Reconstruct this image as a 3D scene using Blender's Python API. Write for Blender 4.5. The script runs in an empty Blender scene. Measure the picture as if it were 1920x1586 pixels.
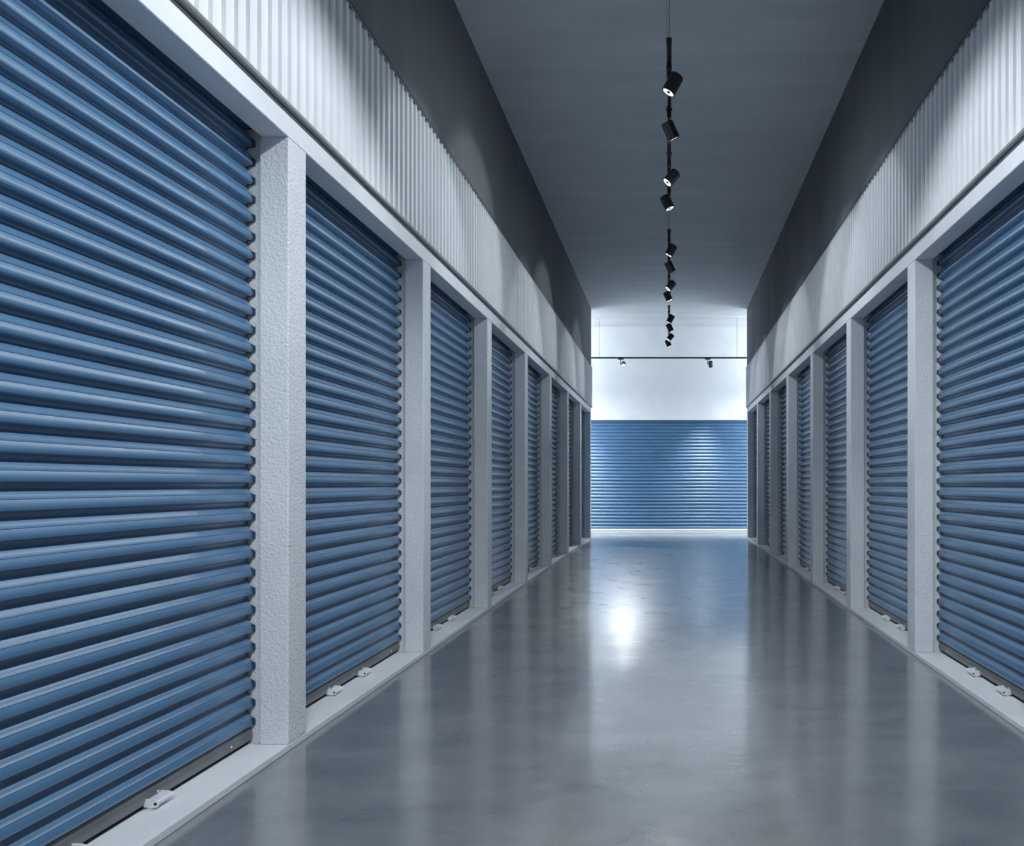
import bpy, bmesh, math, random
from mathutils import Vector, Matrix
random.seed(4)
sc = bpy.context.scene
COL = sc.collection
PI = math.pi

# ------------------------------------------------------------------ camera
EYE = 1.126
cam_d = bpy.data.cameras.new('camera')
cam = bpy.data.objects.new('camera', cam_d); COL.objects.link(cam)
cam.location = (0, 0, EYE); cam.rotation_euler = (PI/2, 0, 0)
cam_d.sensor_fit = 'HORIZONTAL'; cam_d.sensor_width = 36.0
cam_d.lens = 1500/1920*36.0
cam_d.shift_x = -294.5/1920; cam_d.shift_y = 114/1920
cam_d.clip_start = 0.05; cam_d.clip_end = 100
sc.camera = cam

# ------------------------------------------------------------------ world, view
world = bpy.data.worlds.new('world'); sc.world = world; world.use_nodes = True
bg = world.node_tree.nodes['Background']
bg.inputs[0].default_value = (0.80, 0.91, 1.0, 1); bg.inputs[1].default_value = 1.3
vs = sc.view_settings
vs.view_transform = 'Standard'; vs.look = 'None'; vs.gamma = 1.0; vs.exposure = 0.0
vs.use_curve_mapping = False
sc.cycles.max_bounces = 8; sc.cycles.diffuse_bounces = 5; sc.cycles.glossy_bounces = 4
sc.cycles.use_denoising = True
sc.cycles.sample_clamp_indirect = 8.0

COOL = (0.90, 0.96, 1.0)
SPOT_W = 46.0           # corridor spotlights
SPOT_NEAR_W = (95.0, 85.0, 150.0, 135.0)
SPOT_REAR_W = 270.0     # spotlights of the added, unseen track behind the camera
CROSS_W = 280.0
ADDED_LAMP_W = 112.0

# ------------------------------------------------------------------ dimensions (metres; corridor runs along +Y)
W = 1.60                # half width at the pillar faces
KERB = 0.03
OPEN_TOP = 2.584
LINTEL_TOP = 2.692
CLAD_TOP = 3.497
CEIL = 4.72
Y_BACK, Y_END, Y_FAR = -5.0, 16.44, 18.31
P1, BAY, PW = 3.362, 1.845, 0.165        # near corner of the first visible left pillar, bay length, pillar width
JAMB = 0.12
CURTAIN_X = 1.785       # base plane of the slat curtain
SLAT = 0.0788

# ------------------------------------------------------------------ materials
def new_mat(name):
    m = bpy.data.materials.new(name); m.use_nodes = True
    nt = m.node_tree
    return m, nt, nt.nodes['Principled BSDF']

def pos_noise(nt, scale, detail=4, rough=0.55, stretch=(1, 1, 1)):
    g = nt.nodes.new('ShaderNodeNewGeometry')
    mp = nt.nodes.new('ShaderNodeMapping'); mp.inputs['Scale'].default_value = stretch
    n = nt.nodes.new('ShaderNodeTexNoise')
    n.inputs['Scale'].default_value = scale; n.inputs['Detail'].default_value = detail; n.inputs['Roughness'].default_value = rough
    nt.links.new(g.outputs['Position'], mp.inputs['Vector']); nt.links.new(mp.outputs['Vector'], n.inputs['Vector'])
    return n, mp

def ramp(nt, src, stops):
    r = nt.nodes.new('ShaderNodeValToRGB'); e = r.color_ramp.elements
    while len(e) < len(stops): e.new(0.5)
    for k, (p, c) in enumerate(stops):
        e[k].position = p; e[k].color = (*c, 1) if len(c) == 3 else c
    nt.links.new(src, r.inputs['Fac'])
    return r

def concrete(name, dark, light, bump=0.35, bscale=55, rough=0.85, pits=True, stretch=(1, 1, 1)):
    m, nt, b = new_mat(name)
    n, mp = pos_noise(nt, 2.2, 6, 0.6, stretch)
    r = ramp(nt, n.outputs['Fac'], [(0.3, dark), (0.7, light)])
    col_out = r.outputs['Color']
    n2, _ = pos_noise(nt, bscale, 5, 0.6, stretch)
    h = n2.outputs['Fac']
    if pits:
        v, _ = pos_noise(nt, bscale*0.33, 2, 0.5)
        p = ramp(nt, v.outputs['Fac'], [(0.70, (1, 1, 1)), (0.76, (0.25, 0.25, 0.25))])
        mx = nt.nodes.new('ShaderNodeMath'); mx.operation = 'MULTIPLY'
        nt.links.new(h, mx.inputs[0]); nt.links.new(p.outputs['Color'], mx.inputs[1]); h = mx.outputs[0]
    bp = nt.nodes.new('ShaderNodeBump'); bp.inputs['Strength'].default_value = bump; bp.inputs['Distance'].default_value = 0.012
    nt.links.new(h, bp.inputs['Height']); nt.links.new(bp.outputs['Normal'], b.inputs['Normal'])
    nt.links.new(col_out, b.inputs['Base Color'])
    b.inputs['Roughness'].default_value = rough; b.inputs['Specular IOR Level'].default_value = 0.3
    return m

M_PILLAR = concrete('rough_painted_concrete', (0.60, 0.64, 0.68), (0.70, 0.73, 0.76), 0.7, 75)
M_LINTEL = concrete('smooth_painted_concrete', (0.58, 0.62, 0.66), (0.68, 0.71, 0.74), 0.25, 70)
M_KERB = concrete('kerb_concrete', (0.56, 0.60, 0.63), (0.66, 0.69, 0.72), 0.25, 80)
M_UPPER = concrete('grey_upper_wall_paint', (0.105, 0.115, 0.13), (0.14, 0.15, 0.165), 0.15, 30, pits=False, stretch=(1, 1, 0.25))
M_CEIL = concrete('grey_ceiling_plaster', (0.46, 0.49, 0.515), (0.54, 0.57, 0.595), 0.3, 14, pits=False, stretch=(0.35, 1.6, 1))
M_BACK = concrete('white_far_wall_plaster', (0.74, 0.77, 0.80), (0.82, 0.84, 0.86), 0.2, 12)
M_UNIT = concrete('dark_unit_interior', (0.10, 0.11, 0.12), (0.14, 0.15, 0.16), 0.1, 20, pits=False)

def metal_paint(name, col, rough, var=0.06, metallic=0.0, spec=0.5, bump=0.0):
    m, nt, b = new_mat(name)
    n, _ = pos_noise(nt, 5.0, 5, 0.6)
    lo = tuple(c*(1-var) for c in col); hi = tuple(min(1, c*(1+var)) for c in col)
    r = ramp(nt, n.outputs['Fac'], [(0.3, lo), (0.7, hi)])
    nt.links.new(r.outputs['Color'], b.inputs['Base Color'])
    n2, _ = pos_noise(nt, 40.0, 3, 0.6)
    r2 = ramp(nt, n2.outputs['Fac'], [(0.3, (rough*0.85,)*3), (0.7, (rough*1.15,)*3)])
    nt.links.new(r2.outputs['Color'], b.inputs['Roughness'])
    b.inputs['Metallic'].default_value = metallic; b.inputs['Specular IOR Level'].default_value = spec
    return m

M_BLUE = metal_paint('blue_shutter_enamel', (0.052, 0.148, 0.280), 0.40, spec=0.9)
_b = M_BLUE.node_tree.nodes['Principled BSDF']; _b.inputs['Coat Weight'].default_value = 1.0; _b.inputs['Coat Roughness'].default_value = 0.33
M_NAVY = metal_paint('navy_end_clip', (0.015, 0.035, 0.085), 0.5)
M_BAR = metal_paint('grey_galvanised_bar', (0.22, 0.23, 0.235), 0.42, 0.15, metallic=0.6)
M_ZINC = metal_paint('bright_zinc_steel', (0.78, 0.80, 0.82), 0.38, metallic=0.25)
M_CLAD = metal_paint('white_corrugated_steel', (0.66, 0.69, 0.72), 0.40, 0.03, spec=0.6)
M_BLACK = metal_paint('black_satin_aluminium', (0.012, 0.012, 0.014), 0.38)
M_DARK = metal_paint('dark_gap_and_hub', (0.01, 0.01, 0.012), 0.8)
M_WIRE = metal_paint('dark_steel_wire', (0.05, 0.055, 0.06), 0.5)

# polished floor
m, nt, b = new_mat('polished_concrete_floor')
n, mp = pos_noise(nt, 2.2, 12, 0.72, (0.7, 1.2, 1))
r = ramp(nt, n.outputs['Fac'], [(0.32, (0.120, 0.131, 0.143)), (0.5, (0.172, 0.184, 0.196)), (0.68, (0.225, 0.236, 0.247))])
nt.links.new(r.outputs['Color'], b.inputs['Base Color'])
n2, _ = pos_noise(nt, 3.4, 10, 0.72)
r2 = ramp(nt, n2.outputs['Fac'], [(0.32, (0.25,)*3), (0.52, (0.31,)*3), (0.72, (0.42,)*3)])
nt.links.new(r2.outputs['Color'], b.inputs['Roughness'])
n3, _ = pos_noise(nt, 14.0, 3, 0.5, (0.5, 1.3, 1))
bp = nt.nodes.new('ShaderNodeBump'); bp.inputs['Strength'].default_value = 0.04; bp.inputs['Distance'].default_value = 0.02
nt.links.new(n3.outputs['Fac'], bp.inputs['Height']); nt.links.new(bp.outputs['Normal'], b.inputs['Normal'])
b.inputs['Specular IOR Level'].default_value = 0.9; b.inputs['IOR'].default_value = 1.75
b.inputs['Coat Weight'].default_value = 0.9; b.inputs['Coat Roughness'].default_value = 0.12; b.inputs['Coat IOR'].default_value = 1.75
nt.links.new(bp.outputs['Normal'], b.inputs['Coat Normal'])
M_FLOOR = m

def emitter(name, col, s):
    m, nt, b = new_mat(name)
    b.inputs['Base Color'].default_value = (*col, 1)
    b.inputs['Emission Color'].default_value = (*col, 1); b.inputs['Emission Strength'].default_value = s
    return m
M_LENS = emitter('lit_spotlight_lens', (0.95, 0.98, 1.0), 1.5)
M_ADDED_LAMP = emitter('lit_added_diffuser', (0.9, 0.96, 1.0), 4.0)

# ------------------------------------------------------------------ mesh helpers
def box(bm, x0, x1, y0, y1, z0, z1, bevel=0.0, seg=2):
    x0, x1 = min(x0, x1), max(x0, x1); y0, y1 = min(y0, y1), max(y0, y1)
    vs_ = [bm.verts.new((x, y, z)) for z in (z0, z1) for y in (y0, y1) for x in (x0, x1)]
    fs = [(0, 2, 3, 1), (4, 5, 7, 6), (0, 1, 5, 4), (2, 6, 7, 3), (0, 4, 6, 2), (1, 3, 7, 5)]
    faces = [bm.faces.new([vs_[i] for i in f]) for f in fs]
    if bevel:
        ed = {e for f in faces for e in f.edges}
        bmesh.ops.bevel(bm, geom=list(ed), offset=bevel, segments=seg, affect='EDGES', profile=0.5)

def prism(bm, pts, axis, a, c):
    """closed prism: polygon pts (2D) extruded along axis from a to c. axis 'y': pts are (x,z); 'z': pts are (x,y); 'x': pts are (y,z)"""
    def P(p, t):
        return {'y': (p[0], t, p[1]), 'z': (p[0], p[1], t), 'x': (t, p[0], p[1])}[axis]
    A = [bm.verts.new(P(p, a)) for p in pts]; B = [bm.verts.new(P(p, c)) for p in pts]
    n = len(pts)
    side = [bm.faces.new((A[i], A[(i+1) % n], B[(i+1) % n], B[i])) for i in range(n)]
    bm.faces.new(A); bm.faces.new(B)
    return side

def tube(bm, p0, p1, r0, r1=None, seg=20, cap=True):
    r1 = r0 if r1 is None else r1
    p0, p1 = Vector(p0), Vector(p1); d = (p1-p0).normalized()
    u = d.orthogonal().normalized(); v = d.cross(u)
    A, B = [], []
    for k in range(seg):
        a = 2*PI*k/seg; w_ = u*math.cos(a)+v*math.sin(a)
        A.append(bm.verts.new(p0+w_*r0)); B.append(bm.verts.new(p1+w_*r1))
    for k in range(seg):
        f = bm.faces.new((A[k], A[(k+1) % seg], B[(k+1) % seg], B[k])); f.smooth = True
    if cap: bm.faces.new(A); bm.faces.new(B)

def lathe(bm, prof, seg=32, rot=None, loc=(0, 0, 0)):
    """profile of (radius, z) turned round z, then rotated and moved"""
    rings = []
    M = (rot or Matrix()).to_4x4(); M.translation = Vector(loc)
    for (r, z) in prof:
        if r < 1e-6: rings.append([bm.verts.new(M @ Vector((0, 0, z)))])
        else: rings.append([bm.verts.new(M @ Vector((r*math.cos(2*PI*k/seg), r*math.sin(2*PI*k/seg), z))) for k in range(seg)])
    for A, B in zip(rings, rings[1:]):
        for k in range(seg):
            k2 = (k+1) % seg
            if len(A) == 1 and len(B) == 1: continue
            if len(A) == 1: bm.faces.new((A[0], B[k], B[k2]))
            elif len(B) == 1: bm.faces.new((A[k], A[k2], B[0]))
            else: bm.faces.new((A[k], A[k2], B[k2], B[k]))

def obj(name, bm, mats, parent=None, loc=None, smooth=None):
    bmesh.ops.recalc_face_normals(bm, faces=bm.faces[:])
    me = bpy.data.meshes.new(name); bm.to_mesh(me); bm.free()
    for mt in (mats if isinstance(mats, (list, tuple)) else [mats]): me.materials.append(mt)
    if smooth is not None:
        me.shade_smooth(); me.set_sharp_from_angle(angle=math.radians(smooth))
    o = bpy.data.objects.new(name, me); COL.objects.link(o)
    if parent is not None: o.parent = parent
    if loc is not None: o.location = loc
    return o

def tag(o, label, cat, group=None, kind=None):
    o['label'] = label; o['category'] = cat
    if group: o['group'] = group
    if kind: o['kind'] = kind
    return o

def struct(name, bm, mats, label, cat, loc=None, group=None, smooth=None):
    o = obj(name, bm, mats, loc=loc, smooth=smooth)
    return tag(o, label, cat, group, 'structure')

def empty(name, loc, rz=0):
    o = bpy.data.objects.new(name, None); COL.objects.link(o)
    o.location = loc; o.rotation_euler = (0, 0, rz); o.empty_display_size = 0.1
    return o

def copy_tree(o, parent=None):
    c = o.copy(); COL.objects.link(c)
    if parent is not None: c.parent = parent
    for ch in list(o.children): copy_tree(ch, c)
    return c

ORD = ['zeroth', 'first', 'second', 'third', 'fourth', 'fifth', 'sixth', 'seventh', 'eighth', 'ninth', 'tenth']

# ------------------------------------------------------------------ the setting
XC = 6.0      # half length of the cross corridor
bm = bmesh.new(); box(bm, -XC, XC, Y_BACK, Y_FAR+0.6, -0.2, 0.0)
struct('floor', bm, M_FLOOR, 'glossy polished grey concrete floor of the corridor', 'floor')
bm = bmesh.new(); box(bm, -XC, XC, Y_BACK, Y_FAR+0.6, CEIL, CEIL+0.2)
struct('ceiling', bm, M_CEIL, 'plain grey plaster ceiling high above the corridor', 'ceiling')

for s, side in ((-1, 'left'), (1, 'right')):
    # upper wall block above the lintel, unit backs, corner return into the cross corridor
    bm = bmesh.new()
    box(bm, s*W, s*2.05, Y_BACK, Y_END, LINTEL_TOP, CEIL)
    struct('wall_'+side, bm, M_UPPER, 'dark grey upper wall above the corrugated cladding on the %s' % side, 'wall')
    bm = bmesh.new()
    box(bm, s*2.05, s*2.15, Y_BACK, Y_END, 0, CEIL)
    struct('wall_%s_unit' % side, bm, M_UNIT, 'dark interior wall of the storage units behind the %s shutters' % side, 'wall')
    bm = bmesh.new()
    box(bm, s*2.15, s*XC, Y_END-0.15, Y_END, 0, CEIL)
    struct('wall_%s_return' % side, bm, M_BACK, 'white wall of the cross corridor round the %s corner' % side, 'wall')
    bm = bmesh.new()
    box(bm, s*XC, s*(XC+0.15), Y_END-0.15, Y_FAR+0.6, 0, CEIL)
    struct('wall_%s_end' % side, bm, M_BACK, 'white end wall of the cross corridor far to the %s' % side, 'wall')
    # lintel beam
    bm = bmesh.new()
    box(bm, s*W, s*(W+0.115), Y_BACK, Y_END, OPEN_TOP, LINTEL_TOP, 0.003, 1)
    struct('trim_%d' % (1 if s < 0 else 2), bm, M_LINTEL, 'pale concrete lintel beam running over the %s row of shutters' % side, 'lintel')
    # kerb
    bm = bmesh.new()
    box(bm, s*W, s*2.05, Y_BACK, Y_END, 0, KERB, 0.004, 2)
    struct('trim_%d' % (3 if s < 0 else 4), bm, M_KERB, 'low pale concrete kerb under the %s row of shutters' % side, 'kerb')
    # corrugated cladding: one long sheet with trapezoid ribs
    rib, y = 0.082, Y_BACK
    pts = []
    xf, xr = s*(W-0.012), s*(W-0.0255)
    while y < Y_END-0.09:
        pts += [(xf, y), (xf, y+0.048), (xr, y+0.053), (xr, y+0.076), (xf, y+0.081)]
        y += rib
    pts += [(xf, Y_END), (s*W, Y_END), (s*W, Y_BACK)]
    bm = bmesh.new(); prism(bm, pts, 'z', LINTEL_TOP+0.012, CLAD_TOP)
    clad = obj('trim_%d' % (5 if s < 0 else 6), bm, M_CLAD)
    tag(clad, 'white corrugated steel cladding band above the %s row of shutters' % side, 'cladding', kind='structure')
    bm = bmesh.new(); box(bm, s*W, s*(W-0.028), Y_BACK, Y_END, LINTEL_TOP, LINTEL_TOP+0.013)
    obj('edge_strip', bm, M_BAR, clad)
    bm = bmesh.new(); box(bm, s*W, s*(W-0.028), Y_BACK, Y_END, CLAD_TOP, CLAD_TOP+0.006); box(bm, s*(W-0.0255), s*(W-0.028), Y_BACK, Y_END, CLAD_TOP-0.012, CLAD_TOP+0.006)
    obj('edge_strip', bm, M_BAR, clad)

# far wall with its opening (opening half width 2.2), lintel strip and kerb
FD = 2.2
bm = bmesh.new()
box(bm, -XC, -FD, Y_FAR, Y_FAR+0.3, 0, LINTEL_TOP)
box(bm, FD, XC, Y_FAR, Y_FAR+0.3, 0, LINTEL_TOP)
box(bm, -XC, XC, Y_FAR, Y_FAR+0.3, LINTEL_TOP, CEIL)
struct('wall_back', bm, M_BACK, 'white plaster far wall closing the corridor above the wide shutter', 'wall')
bm = bmesh.new(); box(bm, -FD-0.2, FD+0.2, Y_FAR-0.010, Y_FAR+0.05, OPEN_TOP, LINTEL_TOP, 0.003, 1)
struct('trim_7', bm, M_BACK, 'pale lintel strip over the wide far shutter', 'lintel')
bm = bmesh.new(); box(bm, -FD, FD, Y_FAR-0.03, Y_FAR+0.3, 0, KERB, 0.004, 1)
struct('trim_8', bm, M_KERB, 'pale kerb under the wide far shutter', 'kerb')
bm = bmesh.new(); box(bm, -XC, XC, Y_FAR+0.32, Y_FAR+0.5, 0, CEIL)
struct('wall_back_unit', bm, M_UNIT, 'dark interior wall behind the wide far shutter', 'wall')

# pillars: a front block with a narrower rear block, so that a guide slot is left on both jambs
def pillar_mesh(s):
    bm = bmesh.new()
    box(bm, s*0.0, s*JAMB, 0, PW, 0, OPEN_TOP-KERB, 0.004, 2)
    box(bm, s*(JAMB-0.004), s*0.45, 0.03, PW-0.03, 0, LINTEL_TOP-KERB)
    return bm
for s, side in ((-1, 'left'), (1, 'right')):
    first = None
    for k in range(0, 9):
        y = P1+BAY*(k-1)
        if first is None:
            bmp = pillar_mesh(s)
            o = obj('pillar', bmp, M_PILLAR); first = o
        else:
            o = first.copy(); COL.objects.link(o)
        o.location = (s*W, y, KERB)
        if k == 0:
            lab = 'rough white concrete pillar beside the camera on the %s, beyond the frame edge' % side
        elif k == 8:
            lab = 'farthest concrete pillar of the %s row, at the corner of the cross corridor' % side
        elif k == 1 and s > 0:
            lab = 'rough concrete pillar just beyond the right edge of the frame'
        else:
            lab = 'rough pale concrete pillar on the %s, %s in view from the near end' % (side, ORD[k if s < 0 else k-1])
        tag(o, lab, 'pillar', 'concrete pillars of the %s row' % side, 'structure')

# ------------------------------------------------------------------ roller shutters
# slat profile: v down the slat (0..1), d out towards the corridor in metres
PROF = [(0.00, 0.0005), (0.05, 0.0012), (0.12, 0.0058), (0.20, 0.0118), (0.31, 0.0178), (0.42, 0.0228), (0.432, 0.0246), (0.448, 0.0234),
        (0.56, 0.0276), (0.66, 0.0300), (0.75, 0.0306), (0.81, 0.0290), (0.84, 0.0250), (0.86, 0.0170), (0.88, 0.0075), (0.91, 0.0020), (0.95, 0.0006)]
BAR_H = 0.052
def curtain_mesh(half, z0, z1):
    """curtain in the local XZ plane, facing -Y, x from -half to half"""
    bm = bmesh.new()
    z = z0
    rows = []
    n = int(math.ceil((z1-z0)/SLAT))
    top = z0+n*SLAT
    for i in range(n):
        for v, d in PROF: rows.append((top-(i+v)*SLAT, -d))
    rows.append((z0, -0.0005))
    pts = [(y_, z_) for z_, y_ in rows] + [(0.004, z0), (0.004, top)]
    # front as a strip grid
    L = [bm.verts.new((-half, y_, z_)) for y_, z_ in pts]; R = [bm.verts.new((half, y_, z_)) for y_, z_ in pts]
    m_ = len(pts)
    for i in range(m_):
        j = (i+1) % m_
        bm.faces.new((L[i], L[j], R[j], R[i]))
    # end clips
    for i in range(n):
        zt = top-i*SLAT
        for sx in (-1, 1):
            pr = [(0.0, zt-0.36*SLAT), (-0.016, zt-0.38*SLAT), (-0.0345, zt-0.50*SLAT), (-0.0345, zt-0.80*SLAT), (0.0, zt-0.90*SLAT)]
            n0 = len(bm.faces)
            prism(bm, pr, 'x', sx*(half-0.002), sx*(half+0.012))
            bm.faces.ensure_lookup_table()
            for f in bm.faces[n0:]: f.material_index = 1
    return bm

def handle_mesh():
    """lift handle: two round-nosed cheeks, a sloped web between them; projects to -Y, origin on the bar face"""
    bm = bmesh.new()
    def cheek(x0, x1):
        pts = [(0.004, 0.017), (0.004, -0.014)]
        for k in range(9):
            a = -PI/2+PI*k/8
            pts.append((-0.046-0.014*math.cos(a), -0.001+0.014*math.sin(a)))
        pts += [(-0.044, 0.015)]
        prism(bm, pts, 'x', x0, x1)
    cheek(-0.052, -0.047); cheek(0.047, 0.052)
    K = 0.8
    box(bm, -0.048, 0.048, -0.003, 0.004, -0.014, 0.019)                       # back plate against the bar
    prism(bm, [(-0.0455+0.0095*math.cos(2*PI*k/14), -0.001+0.0095*math.sin(2*PI*k/14)) for k in range(14)], 'x', -0.048, 0.048)   # grip bar
    bmesh.ops.scale(bm, vec=(K, K, 0.9), verts=bm.verts[:])
    return bm

def build_shutter(name, half, z_top, handles):
    root = empty(name, (0, 0, 0))
    z0 = KERB+0.012+BAR_H
    c = obj('slat_curtain', curtain_mesh(half, z0, z_top), [M_BLUE, M_NAVY], root, smooth=40)
    # bottom bar: rounded angle profile
    bm = bmesh.new()
    za, zb = KERB+0.012, z0+0.004
    pr = [(0.012, zb), (-0.014, zb), (-0.018, zb-0.004), (-0.026, zb-0.018), (-0.027, zb-0.034), (-0.023, za+0.006), (-0.012, za), (0.012, za)]
    prism(bm, pr, 'x', -half, half)
    bar = obj('bottom_bar', bm, M_BAR, root, smooth=35)
    bm = bmesh.new(); box(bm, -half, half, -0.008, 0.012, KERB-0.001, za+0.002)
    obj('dark_gap_strip', bm, M_DARK, bar)  # near-black strip painted in for the dark gap under the bar
    sb = None
    for x in [-half+0.16+k*(2*half-0.32)/3 for k in range(4)]:
        bm = bmesh.new(); tube(bm, (0, 0, 0), (0, -0.003, 0), 0.0055, 0.004, 10)
        obj('screw', bm, M_ZINC, bar, loc=(x, -0.0262, za+0.026))
    for hx in handles:
        h = obj('lift_handle', handle_mesh(), M_ZINC, root, loc=(hx, -0.024, KERB+0.022))
        h['label'] = 'bright steel lift handle'
        bm = bmesh.new(); tube(bm, (-0.043, -0.0368, -0.001), (0.043, -0.0368, -0.001), 0.005, seg=14)
        obj('pin', bm, M_BLACK, h)
    return root

HALF = (BAY-PW)/2+0.012
proto = build_shutter('roller_shutter', HALF, LINTEL_TOP+0.03, (-0.205, 0.205))
used = False
for s, side in ((-1, 'left'), (1, 'right')):
    for k in range(1, 9):
        o = proto if not used else copy_tree(proto)
        used = True
        yc = P1+BAY*(k-1)-(BAY-PW)/2
        # local -Y must face the corridor centre
        o.location = (s*CURTAIN_X, yc, 0); o.rotation_euler = (0, 0, PI/2 if s < 0 else -PI/2)
        if s < 0 and k == 1: lab = 'large bright blue slatted roller shutter at the left edge, nearest the camera'
        elif s > 0 and k == 1: lab = 'blue slatted roller shutter just beyond the right edge of the frame'
        elif s > 0 and k == 2: lab = 'dark blue slatted roller shutter cut by the right edge of the frame'
        elif k == 8: lab = 'farthest narrow sliver of blue roller shutter in the %s row' % side
        else: lab = 'blue slatted roller shutter, %s in view from the near end of the %s row' % (ORD[k if s < 0 else k-1], side)
        tag(o, lab, 'roller shutter', 'blue roller shutters of the %s row' % side, 'thing')
far = build_shutter('roller_shutter', FD, LINTEL_TOP-0.02, ())
far.location = (0, Y_FAR+0.10, 0)
tag(far, 'wide pale-lit blue roller shutter closing the far end of the corridor', 'roller shutter', kind='thing')
for ch in far.children:
    if ch.name.startswith('bottom_bar'):
        ch.data.materials.clear(); ch.data.materials.append(M_ZINC)

# ------------------------------------------------------------------ tracks and spotlights
RAIL_Z = 3.862
def track(name, y0, length, label, group):
    root = empty(name, (0, y0, RAIL_Z))
    bm = bmesh.new()
    # channel rail, open slot underneath
    pr = [(-0.016, 0.015), (0.016, 0.015), (0.016, -0.015), (0.006, -0.015), (0.006, 0.006), (-0.006, 0.006), (-0.006, -0.015), (-0.016, -0.015)]
    prism(bm, pr, 'y', 0.004, length-0.004)
    obj('rail', bm, M_BLACK, root)
    for ye in (0.0, length-0.004):
        bm = bmesh.new(); box(bm, -0.017, 0.017, ye, ye+0.004, -0.016, 0.016)
        obj('end_cap', bm, M_BLACK, root)
    for yw, xw, rr in ((0.05, 0.0, 0.0022), (0.05, -0.014, 0.0012), (length-0.05, 0.0, 0.0022)):
        bm = bmesh.new(); tube(bm, (xw, yw, 0.012), (xw, yw, CEIL-RAIL_Z), rr, seg=8)
        obj('suspension_wire' if xw == 0 else 'power_cable', bm, M_WIRE, root)
    for yw in (0.05, length-0.05):
        bm = bmesh.new(); tube(bm, (0, yw, CEIL-RAIL_Z-0.02), (0, yw, CEIL-RAIL_Z), 0.03, seg=20)
        obj('ceiling_rose', bm, M_BLACK, root)
    return tag(root, label, 'lighting track', group)

D_SPOT, L_SPOT = 0.092, 0.128
def spotlight(base, along, centre, axis, label, group, watt, beam_tilt=None, beam=76, blend=0.4, beam_to=None, spill=0):
    """base: point on the rail's underside; along: unit vector from the stem to the body; centre: middle of the can; axis: where it points"""
    base = Vector(base); centre = Vector(centre)-base; a = Vector(axis).normalized(); al = Vector(along)
    root = empty('spotlight', base)
    ang = math.atan2(al.y, al.x)
    bm = bmesh.new()
    box(bm, -0.062, 0.062, -0.0175, 0.0175, -0.024, 0.002, 0.003, 1)
    ad = obj('track_adapter', bm, M_BLACK, root); ad.rotation_euler = (0, 0, ang)
    bm = bmesh.new()
    tube(bm, (0, 0, -0.02), (0, 0, centre.z), 0.009, seg=14)
    side = centre - Vector((0, 0, centre.z)); sd = side.normalized()*max(0.0, side.length-D_SPOT/2+0.012)
    tube(bm, (0, 0, centre.z+0.004), (sd.x, sd.y, centre.z), 0.010, seg=14)
    obj('arm', bm, M_BLACK, root)
    q = Vector((0, 0, 1)).rotation_difference(a).to_matrix()
    R, H = D_SPOT/2, L_SPOT/2
    bm = bmesh.new()
    prof = [(0, -H), (R*0.55, -H), (R*0.6, -H+0.002), (R*0.92, -H+0.002), (R, -H+0.007), (R, H*0.30), (R*0.985, H*0.31), (R*0.985, H*0.34), (R, H*0.35),
            (R, H-0.002), (R-0.002, H), (R-0.005, H), (R-0.006, H-0.010), (0, H-0.012)]
    lathe(bm, prof, 36, q, centre)
    can = obj('housing', bm, M_BLACK, root, smooth=35)
    bm = bmesh.new()
    lathe(bm, [(0.010, H-0.0075), (R-0.008, H-0.0045), (R-0.008, H-0.009), (0.010, H-0.0105), (0.010, H-0.0075)], 32, q, centre)
    ln = obj('lens', bm, M_LENS, can); ln['label'] = 'glowing white lens ring'
    bm = bmesh.new()
    lathe(bm, [(0, H-0.003), (0.0125, H-0.004), (0.0130, H-0.0115), (0, H-0.0115)], 20, q, centre)
    obj('lens_hub', bm, M_DARK, can)
    ld = bpy.data.lights.new('spotlight_beam', 'SPOT')
    ld.energy = watt; ld.color = COOL; ld.spot_size = math.radians(beam); ld.spot_blend = blend; ld.shadow_soft_size = 0.035
    lo = bpy.data.objects.new('spotlight_beam', ld); COL.objects.link(lo); lo.parent = root
    lo.location = centre + a*(H+0.012)
    d = a if beam_tilt is None else Vector((math.copysign(math.sin(beam_tilt), a.x), a.y*0.5, -math.cos(beam_tilt))).normalized()
    if beam_to is not None: d = (Vector(beam_to)-Vector(base)-lo.location).normalized()
    lo.rotation_euler = Vector((0, 0, -1)).rotation_difference(d).to_euler()
    if spill:            # soft light leaving the whole lens ring
        la = bpy.data.lights.new('lens_glow', 'AREA'); la.shape = 'DISK'; la.size = 0.078; la.energy = spill; la.color = COOL
        lg = bpy.data.objects.new('lens_glow', la); COL.objects.link(lg); lg.parent = root
        lg.location = centre + a*(H+0.004); lg.rotation_euler = Vector((0, 0, -1)).rotation_difference(a).to_euler()
    return tag(root, label, 'spotlight', group)

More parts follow.
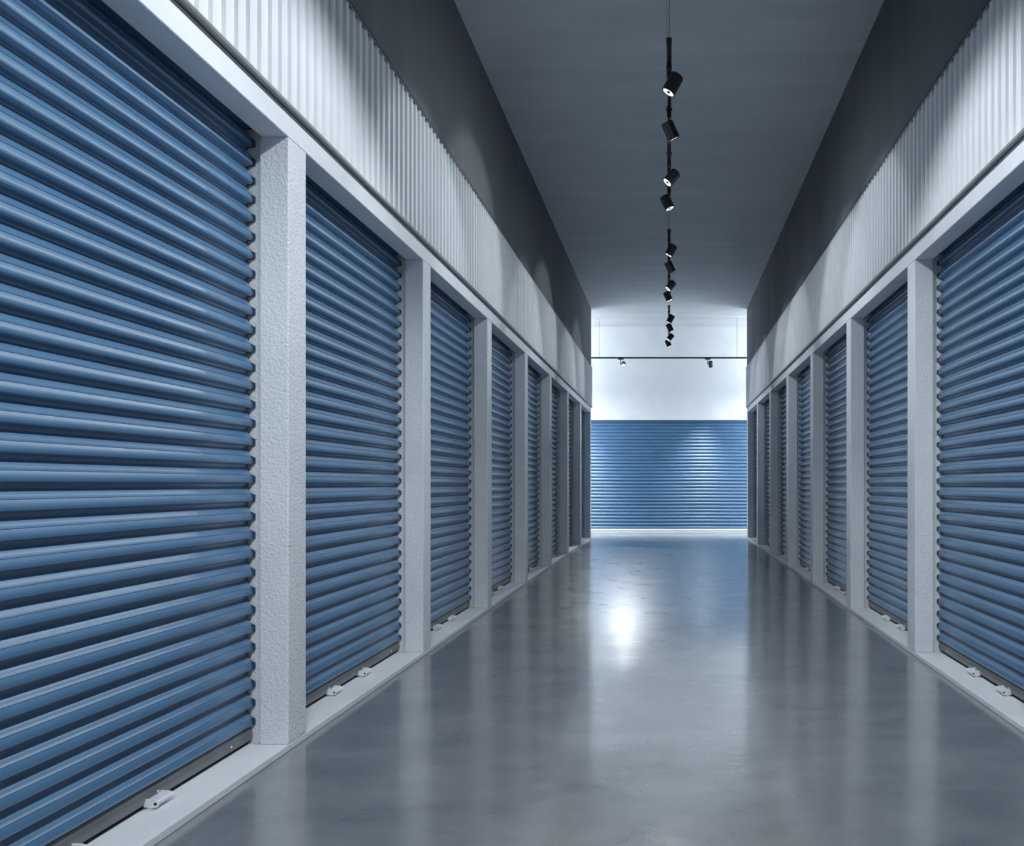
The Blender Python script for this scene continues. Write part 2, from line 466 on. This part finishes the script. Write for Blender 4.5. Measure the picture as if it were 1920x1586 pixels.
AXES = [(-0.48, 0.0, -0.88), (0.44, 0.27, -0.86), (-0.62, -0.20, -0.755), (0.41, -0.03, -0.91)]
TILT = [math.radians(t) for t in (57, 57, 69, 58)]
BODY_Y = [0.267, 0.951, 1.854, 2.457]
BODY_X = [0.024, 0.009, 0.022, -0.017]
TR = [('nearest', 4.933), ('middle', 8.633), ('farthest', 12.333)]
AIMED = ['aimed left', 'aimed right', 'aimed left', 'aimed right']
def run(y0, which, watts, place=None, spill=(0,)*4):
    label = 'black lighting track on thin wires, %s of three along the corridor ceiling' % which if not place else \
            'black lighting track hung %s the camera, out of the picture' % place
    track('lighting_track', y0, 2.78, label, 'lighting tracks along the corridor')
    for i in range(4):
        y = y0+BODY_Y[i]
        ax, tilt, beam, blend = AXES[i], TILT[i], 68, 0.35
        lab = 'black spotlight %s, %s from the near end of the %s corridor track' % (AIMED[i], ORD[i+1], which)
        if place:
            lab = 'black spotlight %s the camera, out of the picture, %s on its track' % (place, ORD[i+1])
            tilt, blend = None, 0.5 if place == 'over' else 0.9
            ax, beam = ((math.copysign(0.56, ax[0]), 0.10, -0.82), 92) if place == 'over' else ((math.copysign(0.25, ax[0]), 0.78, -0.57), 54)
        spotlight((0, y+0.063, RAIL_Z-0.015), (0, -1, 0), (BODY_X[i], y, RAIL_Z-0.139), ax, lab, 'spotlights on the corridor tracks', watts[i], tilt, beam, blend, None, spill[i])
for (which, y0), sp in zip(TR, ((9, 9, 9, 9), (5, 5, 0, 0), (0,)*4)): run(y0, which, (SPOT_W,)*4, None, sp)
run(1.233, '', SPOT_NEAR_W, 'over')
run(-2.467, '', (SPOT_REAR_W,)*4, 'as added light behind')  # added track, never in view, to light jambs and ribs from the rear

# cross corridor track
YC = 17.375
root = empty('lighting_track', (0, YC, RAIL_Z))
bm = bmesh.new(); pr = [(-0.016, 0.015), (0.016, 0.015), (0.016, -0.015), (0.006, -0.015), (0.006, 0.006), (-0.006, 0.006), (-0.006, -0.015), (-0.016, -0.015)]
prism(bm, pr, 'x', -2.6, 2.6); obj('rail', bm, M_BLACK, root)
for xw in (-1.52, 1.475):
    bm = bmesh.new(); tube(bm, (xw, 0, 0.012), (xw, 0, CEIL-RAIL_Z), 0.003, seg=8); obj('suspension_wire', bm, M_WIRE, root)
tag(root, 'black lighting track hung crosswise in front of the white far wall', 'lighting track')
spotlight((-1.05, YC, RAIL_Z-0.015), (1, 0, 0), (-0.987, YC, RAIL_Z-0.139), (0.02, -0.83, -0.56),
          'black spotlight on the crosswise track, lens facing the camera, left of centre', 'spotlights on the crosswise track', CROSS_W*1.7, None, 36, 0.35)
spotlight((0.84, YC, RAIL_Z-0.015), (1, 0, 0), (0.903, YC, RAIL_Z-0.139), (0.10, 0.52, -0.85),
          'black spotlight on the crosswise track, turned to the far shutter, right of centre', 'spotlights on the crosswise track', CROSS_W, None, 54, 1.0, (0.50, Y_FAR, -0.3))
spotlight((-2.26, YC, RAIL_Z-0.015), (1, 0, 0), (-2.20, YC, RAIL_Z-0.139), (0.10, 0.52, -0.85),
          'black spotlight on the crosswise track, out of view round the left corner', 'spotlights on the crosswise track', CROSS_W, None, 54, 1.0, (-1.95, Y_FAR, -0.3))

# added unseen lamps, shaped as linear pendants, to brighten the cross corridor
for sx, side in ((-1, 'left'), (1, 'right')):
    root = empty('added_lamp', (sx*3.6, YC, 3.3))
    bm = bmesh.new(); box(bm, -0.75, 0.75, -0.04, 0.04, -0.03, 0.03, 0.006, 2)
    obj('housing', bm, M_BLACK, root)
    bm = bmesh.new(); box(bm, -0.73, 0.73, -0.034, 0.034, -0.036, -0.029)
    box(bm, -0.73, 0.73, -0.034, 0.034, 0.029, 0.036)
    obj('diffuser', bm, M_ADDED_LAMP, root)
    for xw in (-0.6, 0.6):
        bm = bmesh.new(); tube(bm, (xw, 0, 0.03), (xw, 0, CEIL-3.3), 0.003, seg=8); obj('suspension_wire', bm, M_WIRE, root)
    for up in (0, 1):
        ld = bpy.data.lights.new('added_lamp_glow', 'AREA'); ld.shape = 'RECTANGLE'; ld.size = 1.4; ld.size_y = 0.07
        ld.energy = ADDED_LAMP_W*(0.75 if up else 1.7); ld.color = COOL
        lo = bpy.data.objects.new('added_lamp_glow', ld); COL.objects.link(lo); lo.parent = root
        lo.location = (0, 0, 0.045 if up else -0.045); lo.rotation_euler = (PI if up else 0, 0, 0)
    tag(root, 'added linear lamp brightening the cross corridor, unseen round the %s corner' % side, 'pendant lamp')
